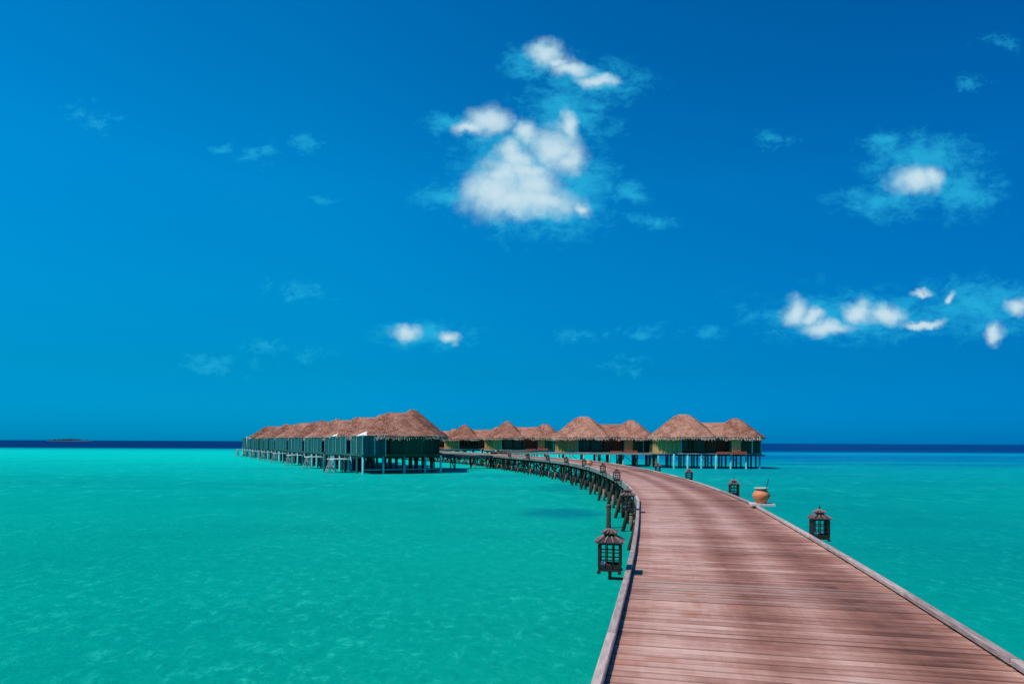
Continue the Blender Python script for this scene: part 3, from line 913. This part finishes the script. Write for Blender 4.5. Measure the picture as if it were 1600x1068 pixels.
def make_villa_inland(e1=0.30, e2=0.24):
    """two thatched humps joined by a lower ridge; local -y is the side facing the boardwalk"""
    r = empty('water_villa')
    eave = 3.98
    for (cx, cy, ax, ay, z1, rl, sd, e_) in ((-2.9, 0, 4.1, 4.3, 6.95, 0.35 if e1 > .2 else 0.05, 1, e1), (3.75, 0, 3.3, 3.9, 6.45, 0.15, 2, e2)):
        a, b = MB(), MB()
        hump(a, b, cx, cy, ax, ay, eave, z1, rl, sd, e=e_)
        ro = a.build('roof', M['thatch'], r)
        b.build('eave_fringe', M['fringe'], ro)
    a, b = MB(), MB()
    hump(a, b, 0.9, 0.1, 1.2, 3.9, eave + 0.02, 5.85, 3.2, 3, ex=4.5, e=0.10, flare=0.02, tufts=1800)
    ro = a.build('ridge_roof', M['thatch'], r)
    b.build('eave_fringe', M['fringe'], ro)
    zt = 4.05
    F = FLOOR
    # walls, left to right along the front
    pl = [(-6.75, -0.2), (-6.6, -2.2), (-5.15, -2.9), (-3.7, -3.35)]
    for p, q in zip(pl, pl[1:]):
        panel(r, p, q, F, zt, M['bamboo'], 0.42)
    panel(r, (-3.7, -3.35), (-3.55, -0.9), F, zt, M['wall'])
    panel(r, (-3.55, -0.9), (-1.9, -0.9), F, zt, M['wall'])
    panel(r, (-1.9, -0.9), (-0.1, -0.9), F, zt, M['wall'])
    for wx in (-2.75, -1.0):
        mb = MB()
        for sx in (-0.62, 0, 0.62): mb.box((sx, 0, 0), (0.08, 0.07, 1.5))
        for sz in (-0.75, 0.75): mb.box((0, 0.004, sz), (1.32, 0.07, 0.08))
        wf = mb.build('window', M['bamboo'], r, False, (wx, -1.03, F + 1.0))
        MB().box((0, 0.02, 0), (1.2, 0.02, 1.46)).build('pane', M['glass'], wf)
    panel(r, (1.25, -0.9), (2.5, -0.9), F, zt, M['red'], 0.3)
    dr = panel(r, (-0.1, -0.93), (1.25, -0.93), F, zt, M['red'], 0.45, 'door')
    MB().box((1.1, -0.09, F + 1.0), (0.05, 0.05, 0.16)).build('handle', M['stone'], dr)
    panel(r, (2.5, -0.9), (2.5, -3.2), F, zt, M['wall'])
    panel(r, (2.5, -3.2), (3.7, -3.3), F, zt, M['bamboo'], 0.4)
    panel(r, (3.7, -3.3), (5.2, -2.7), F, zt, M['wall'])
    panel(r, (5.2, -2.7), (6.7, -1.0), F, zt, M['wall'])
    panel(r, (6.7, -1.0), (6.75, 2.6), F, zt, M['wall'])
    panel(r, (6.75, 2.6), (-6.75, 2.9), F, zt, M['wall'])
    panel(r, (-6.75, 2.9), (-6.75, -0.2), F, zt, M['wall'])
    for (x, y) in ((-3.7, -3.42), (-1.9, -3.35), (0.2, -3.35), (2.45, -3.30), (5.2, -2.8), (6.78, -1.06)):
        link('post', post_me if x > 2.6 or x < -3 else postd_me, r, (x, y, 0))
    slab(r, [(-6.9, -0.3), (-6.75, -2.35), (-3.7, -3.62), (2.4, -3.62), (3.8, -3.5), (5.3, -2.9), (6.95, -1.0), (6.95, 2.9), (-6.9, 3.1)], F - 0.002, 0.16, M['edge'], 'floor_deck')
    MB().box((3.4, -3.80, F + 0.06), (1.7, 0.30, 0.34)).build('bench_seat', M['red'], r)
    MB().box((1.45, -3.80, F + 0.04), (1.6, 0.30, 0.26)).build('bench_seat', M['red'], r)
    mb = MB()
    for x in (-3.55, -1.6, 0.4): mb.box((x, -3.50, F + 0.25), (0.05, 0.05, 0.5))
    mb.box((-1.6, -3.50, F + 0.5), (4.0, 0.05, 0.05)); mb.box((-1.6, -3.50, F + 0.27), (3.9, 0.03, 0.03))
    mb.build('railing', M['wall'], r)
    k = 0
    for y in (-3.5, -0.9, 1.3, 2.8):
        for x in (-6.4, -4.6, -2.9, -1.2, 0.6, 2.4, 4.3, 6.2):
            yy = y + (0.9 if abs(x) > 6 and y < -3 else 0)
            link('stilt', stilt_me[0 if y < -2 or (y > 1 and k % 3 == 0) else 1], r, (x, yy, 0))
            k += 1
    for y in (-3.1, 1.3):
        MB().box((0, y, F - 0.26), (13.4, 0.12, 0.20)).build('floor_beam', M['pile'], r)
    for x in (-4.6, -1.2, 2.4):
        MB().bar((x, -3.05, 1.6), (x + 1.8, -3.05, 0.1), 0.07, 0.1, (0, 1, 0)).build('stilt_brace', M['stilt_dark'], r)
    return r

def make_villa_seaward():
    """local +x: away along the row, local +y: towards the open sea (left), local -y: towards the boardwalk"""
    r = empty('sea_villa')
    F, eave, zt = FLOOR, 3.85, 3.78
    for (cx, cy, ax, ay, z0, z1, rl, sd, rt, e_) in ((0.2, 1.1, 3.8, 3.7, eave - 0.05, 6.25, 0.9, 11, R(90), 0.12), (7.0, -2.9, 3.4, 3.9, eave, 6.95, 0.2, 12, 0, 0.14)):
        a, b = MB(), MB()
        hump(a, b, cx, cy, ax, ay, z0, z1, rl, sd, rot=rt, e=e_, flare=0.03)
        ro = a.build('roof', M['thatch'], r)
        b.build('eave_fringe', M['fringe'], ro)
    a, b = MB(), MB()
    hump(a, b, 3.6, -0.6, 1.4, 4.6, eave, 5.7, 3.2, 13, ex=4, e=0.1, rot=R(-20), tufts=1500)
    ro = a.build('ridge_roof', M['thatch'], r)
    b.build('eave_fringe', M['fringe'], ro)
    # main room: bay of boarded walls
    pl = [(-1.2, 3.4), (-3.0, 2.9), (-3.4, 1.4), (-3.4, -0.2), (-2.9, -1.6), (-0.8, -2.4), (2.4, -2.9), (4.4, -5.2), (8.4, -5.2), (9.7, -3.2), (9.7, 0.4), (4, 1.6), (3.2, 3.3)]
    for k, (p, q) in enumerate(zip(pl, pl[1:] + pl[:1])):
        # panels face outward: run them clockwise seen from above
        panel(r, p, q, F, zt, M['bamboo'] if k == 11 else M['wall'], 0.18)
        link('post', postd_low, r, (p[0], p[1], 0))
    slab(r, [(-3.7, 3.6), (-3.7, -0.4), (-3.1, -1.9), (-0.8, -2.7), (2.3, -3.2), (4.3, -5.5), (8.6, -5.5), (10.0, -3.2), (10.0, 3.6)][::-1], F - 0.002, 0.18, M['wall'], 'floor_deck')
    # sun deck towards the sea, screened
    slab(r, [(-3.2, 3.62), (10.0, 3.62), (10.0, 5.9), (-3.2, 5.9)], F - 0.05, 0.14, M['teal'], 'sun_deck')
    xs = [-3.1, -1.0, 1.1, 3.2, 5.3, 7.6, 9.9]
    for k, (x0, x1) in enumerate(zip(xs, xs[1:])):
        if k == 2: continue
        panel(r, (x1 - 0.09, 5.8), (x0 + 0.09, 5.8), F - 0.05, zt - (0.0 if k % 2 else 0.15), M['teal'], 0.5, 'screen_panel', True)
    for x in xs:
        link('post', dpost_me, r, (x, 5.8, 0))
    for (y0, y1) in ((3.5, 4.6), (4.6, 5.72)):
        panel(r, (-3.1, y1 - 0.07), (-3.1, y0 + 0.07), F - 0.05, zt, M['teal'], 0.42, 'screen_panel', True)
        link('post', dpost_me, r, (-3.1, y0, 0))
    k = 0
    for y in (-2.3, -0.6, 1.6, 3.7, 5.75):
        for x in (-3.3 if y < 3 else -3.05, -0.9, 1.4, 3.6, 6.0, 8.4, 9.7):
            if y < -2 and x > 4: y_ = y - 1.5
            else: y_ = y
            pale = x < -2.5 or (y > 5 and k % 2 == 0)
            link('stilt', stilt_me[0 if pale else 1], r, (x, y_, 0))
            k += 1
    for y in (-0.6, 3.7, 5.75):
        MB().box((3.4, y, F - 0.28), (13.0, 0.12, 0.2)).build('floor_beam', M['pile'], r)
    MB().box((-2.9, 1.8, F - 0.28), (0.12, 7.8, 0.2)).build('floor_beam', M['pile'], r)
    MB().box((-2.9, 1.8, 0.42), (0.08, 7.6, 0.10)).build('lower_beam', M['stilt'], r)
    # lower bathing platform and steps to the water
    slab(r, [(0.8, 5.96), (3.6, 5.96), (3.6, 7.70), (0.8, 7.70)], 1.42, 0.10, M['stone'], 'bathing_platform')
    for x in (0.95, 3.45):
        for y in (6.15, 7.50):
            MB().box((x, y, 0.1), (0.12, 0.12, 2.5)).build('platform_leg', M['stilt'], r)
    mb = MB()
    for x in (1.3, 2.2):
        mb.bar((x, 7.70, 1.38), (x, 8.35, -0.3), 0.05, 0.12, (1, 0, 0))
    st_ = mb.build('steps', M['edge'], r)
    for k in range(5):
        z = 1.2 - k * 0.27
        MB().box((1.75, 7.76 + k * 0.11, z), (0.86, 0.16, 0.04)).build('tread', M['edge'], st_)
    MB().bar((0.95, 7.50, 1.3), (3.45, 7.50, 0.05), 0.06, 0.1, (0, 1, 0)).build('platform_brace', M['stilt'], r)
    MB().bar((3.45, 7.54, 1.3), (0.95, 7.54, 0.05), 0.06, 0.1, (0, 1, 0)).build('platform_brace', M['edge'], r)
    return r

def make_parasol():
    r = empty('parasol')
    MB().tube((0, 0, 0), (0, 0, 2.15), 0.03, 0.03, 8).build('pole', M['stone'], r)
    n = 8
    mb = MB()
    vs = [(0, 0, 2.32)] + [(0.95 * math.cos(6.2832 * i / n), 0.95 * math.sin(6.2832 * i / n), 1.92) for i in range(n)]
    vs += [(0, 0, 2.29)] + [(0.94 * math.cos(6.2832 * i / n), 0.94 * math.sin(6.2832 * i / n), 1.85) for i in range(n)]
    fs = [(0, 1 + i, 1 + (i + 1) % n) for i in range(n)] + [(9, 10 + (i + 1) % n, 10 + i) for i in range(n)] + [(1 + i, 10 + i, 10 + (i + 1) % n, 1 + (i + 1) % n) for i in range(n)]
    mb.add(vs, fs).build('canopy', M['canvas'], r)
    MB().lathe([(0.25, 0), (0.25, 0.05), (0.05, 0.08)], n=10).build('base', M['stone'], r)
    return r

inl = make_villa_inland()
inl2 = make_villa_inland(0.07, 0.26)
inl_spots = [((25.2, 89.0), -4, 'right end villa on stilts with two thatched humps, farthest from the left row'),
             ((12.9, 96.0), -4, 'second thatched villa from the right, behind the main curve of the boardwalk'),
             ((2.0, 120.0), -2, 'third thatched villa from the right, with a sharp peak on its left hump'),
             ((-6.6, 136.0), 0, 'fourth thatched villa from the right, low behind the distant boardwalk'),
             ((-16.5, 152.0), 0, 'small distant thatched villa half hidden behind the big front left villa'),
             ((-27.0, 171.0), 5, 'farthest thatched villa of the inner row, seen only past the left row roofs')]
for k, ((x, y), a, lab) in enumerate(inl_spots):
    if k == 0:
        o = inl; o.location = (x, y, 0); o.rotation_euler = (0, 0, R(a))
    else:
        src = inl if k in (1, 5) else inl2
        if k == 2:
            o = inl2; o.location = (x, y, 0); o.rotation_euler = (0, 0, R(a))
            tag(o, lab, 'villa', 'thatched villas of the inner right row')
            continue
        o = copy_tree(src, (x, y, 0), R(a), (0.97 + 0.03 * (k % 2), 1, 1 - 0.012 * k))
    tag(o, lab, 'villa', 'thatched villas of the inner right row')

sea = make_villa_seaward()
u = Vector((-0.472, 0.882)); v = Vector((-0.882, -0.472))
ordn = ['nearest villa of the left row with the tallest thatched roof and dark green boarded bay',
        'second villa of the left row, its roof rising just behind the nearest one',
        'third villa of the left row counting away from the nearest',
        'fourth villa of the left row, in the middle of the line of roofs',
        'fifth villa of the left row, small thatched roof over teal screens',
        'sixth villa of the left row, third from its far end',
        'seventh villa of the left row, last but one before open water',
        'farthest villa at the left end of the row beside the open lagoon']
par = make_parasol()
plab = ['white parasol showing beside the nearest left row villa roof', 'white parasol on the second left row villa deck', None,
        None, None, None, None, 'pale parasol at the far left end of the villa row']
rowang = math.atan2(u.y, u.x)
for k in range(8):
    c = Vector((-10.9, 72.0)) + u * (11.7 * k)
    if k == 0:
        o = sea; o.location = (c.x, c.y, 0); o.rotation_euler = (0, 0, rowang)
    else:
        o = copy_tree(sea, (c.x, c.y, 0), rowang + R(random.uniform(-1.5, 1.5)), (1, 1, 1 + random.uniform(-0.03, 0.02)))
    tag(o, ordn[k], 'villa', 'thatched villas of the outer left row')
    if plab[k]:
        pp = c + u * (-1.6) + v * 5.0
        po = par if k == 0 else copy_tree(par, (0, 0, 0), 0)
        po.location = (pp.x, pp.y, FLOOR - 0.05 - (0.12 if k else 0))
        po.rotation_euler = (0, 0, 0.3 + k)
        tag(po, plab[k], 'parasol', 'white parasols on the left row decks')

# ------------------------------------------------------------------ side walkways to the villas
def walkway(name, a, b, wd, z, lab, edge):
    a, b = Vector(a), Vector(b)
    L = (b - a).length
    d = (b - a) / L
    h = heading(d)
    r = empty(name, (a.x, a.y, 0), h)
    mb = MB()
    n = int(L / 0.2)
    for i in range(n):
        mb.box((0, (i + .5) * L / n, z - 0.02), (wd, L / n - 0.02, 0.04))
    o = mb.build('decking', M['deck'], r)
    o['kind'] = 'stuff'
    for sx in (-1, 1):
        MB().box((sx * wd / 2 * 1.02, L / 2, z - 0.1), (0.05, L, 0.24)).build('edge_beam', edge, r)
    m = int(L / 2.2)
    for i in range(m + 1):
        y = 0.15 + i * (L - 0.3) / m
        for sx in (-1, 1):
            link('piling', pil[3] if (i + sx) % 3 == 0 else pil[i % 3], r, (sx * (wd / 2 - .1), y, z - 0.1))
        link('cross_beam', cross_me, r, (0, y, z - 0.22)).scale = (wd / 2.9, 1, 1)
        link('cross_brace', br1 if i % 2 else br2, r, (0, y, z)).scale = (wd / 2.9, 1, 1)
    return tag(r, lab, 'walkway', 'side walkways on piles')
walkway('side_walkway', (-2.2, 83.5), (-9.6, 81.0), 2.2, DECK - 0.01, 'dark side walkway from the boardwalk left to the nearest villa', M['stilt_dark'])
walkway('side_walkway', (-0.6, 90.5), (19.0, 90.5), 1.8, 1.86, 'long level walkway running right in front of the second and third villas', M['edge'])
walkway('side_walkway', (-2.0, 92.0), (3.5, 115.5), 1.8, 1.86, 'narrow walkway going back to the third villa from the right', M['edge'])
walkway('side_walkway', (-13.8, 113.4), (-9.5, 131.5), 1.8, 1.86, 'narrow distant walkway to the fourth villa from the right', M['edge'])

# marker pole at the far left end
mk = MB().tube((0, 0, -1), (0, 0, 4.3), 0.10, 0.08, 8).build('marker_pole', M['canvas'], None, True, (-64.5, 166, 0))
tag(mk, 'thin pale pole standing in the lagoon at the far left end of the villas', 'pole')

# ------------------------------------------------------------------ far island
isl = bpy.data.objects.new('island', None)
def make_island():
    rv = random.Random(5)
    cx, cy, hw, hd = 0, 0, 118, 40
    vs, fs = [], []
    n = 48
    for k, (t, z) in enumerate(((1, -0.5), (0.9, 0.2), (0.5, 0.5), (0.0, 0.6))):
        for i in range(n):
            a = 2 * math.pi * i / n
            vs.append((hw * t * math.cos(a), hd * t * math.sin(a), z))
    for k in range(3):
        for i in range(n):
            j = (i + 1) % n
            fs.append((k * n + i, k * n + j, (k + 1) * n + j, (k + 1) * n + i))
    o = MB().add(vs, fs).build('island', M['sand'], None, False, (-2010, 3100, 0))
    o['kind'] = 'structure'
    o['label'] = 'low sandy island on the horizon at far left'
    mb = MB()
    for _ in range(600):
        x = rv.gauss(-15, 45)
        if abs(x) > 100: continue
        y = rv.uniform(-20, 20)
        top = 8.5 * (1 - (abs(x) / 115) ** 2) * rv.uniform(0.6, 1.05) + 1
        z = rv.uniform(0.8, top)
        s_ = rv.uniform(1.2, 3.2)
        P = [Vector((rv.uniform(-1, 1), rv.uniform(-1, 1), rv.uniform(-.8, .8))) * s_ + Vector((x, y, z)) for _ in range(5)]
        mb.add(P, [(0, 1, 2), (0, 2, 3), (0, 3, 4), (1, 2, 4), (1, 3, 4)])
    t = mb.build('island_trees', M['leaf'], None, False, (-2010, 3100, 0))
    t['kind'] = 'stuff'
    t['label'] = 'dark line of trees covering the far island'
make_island()
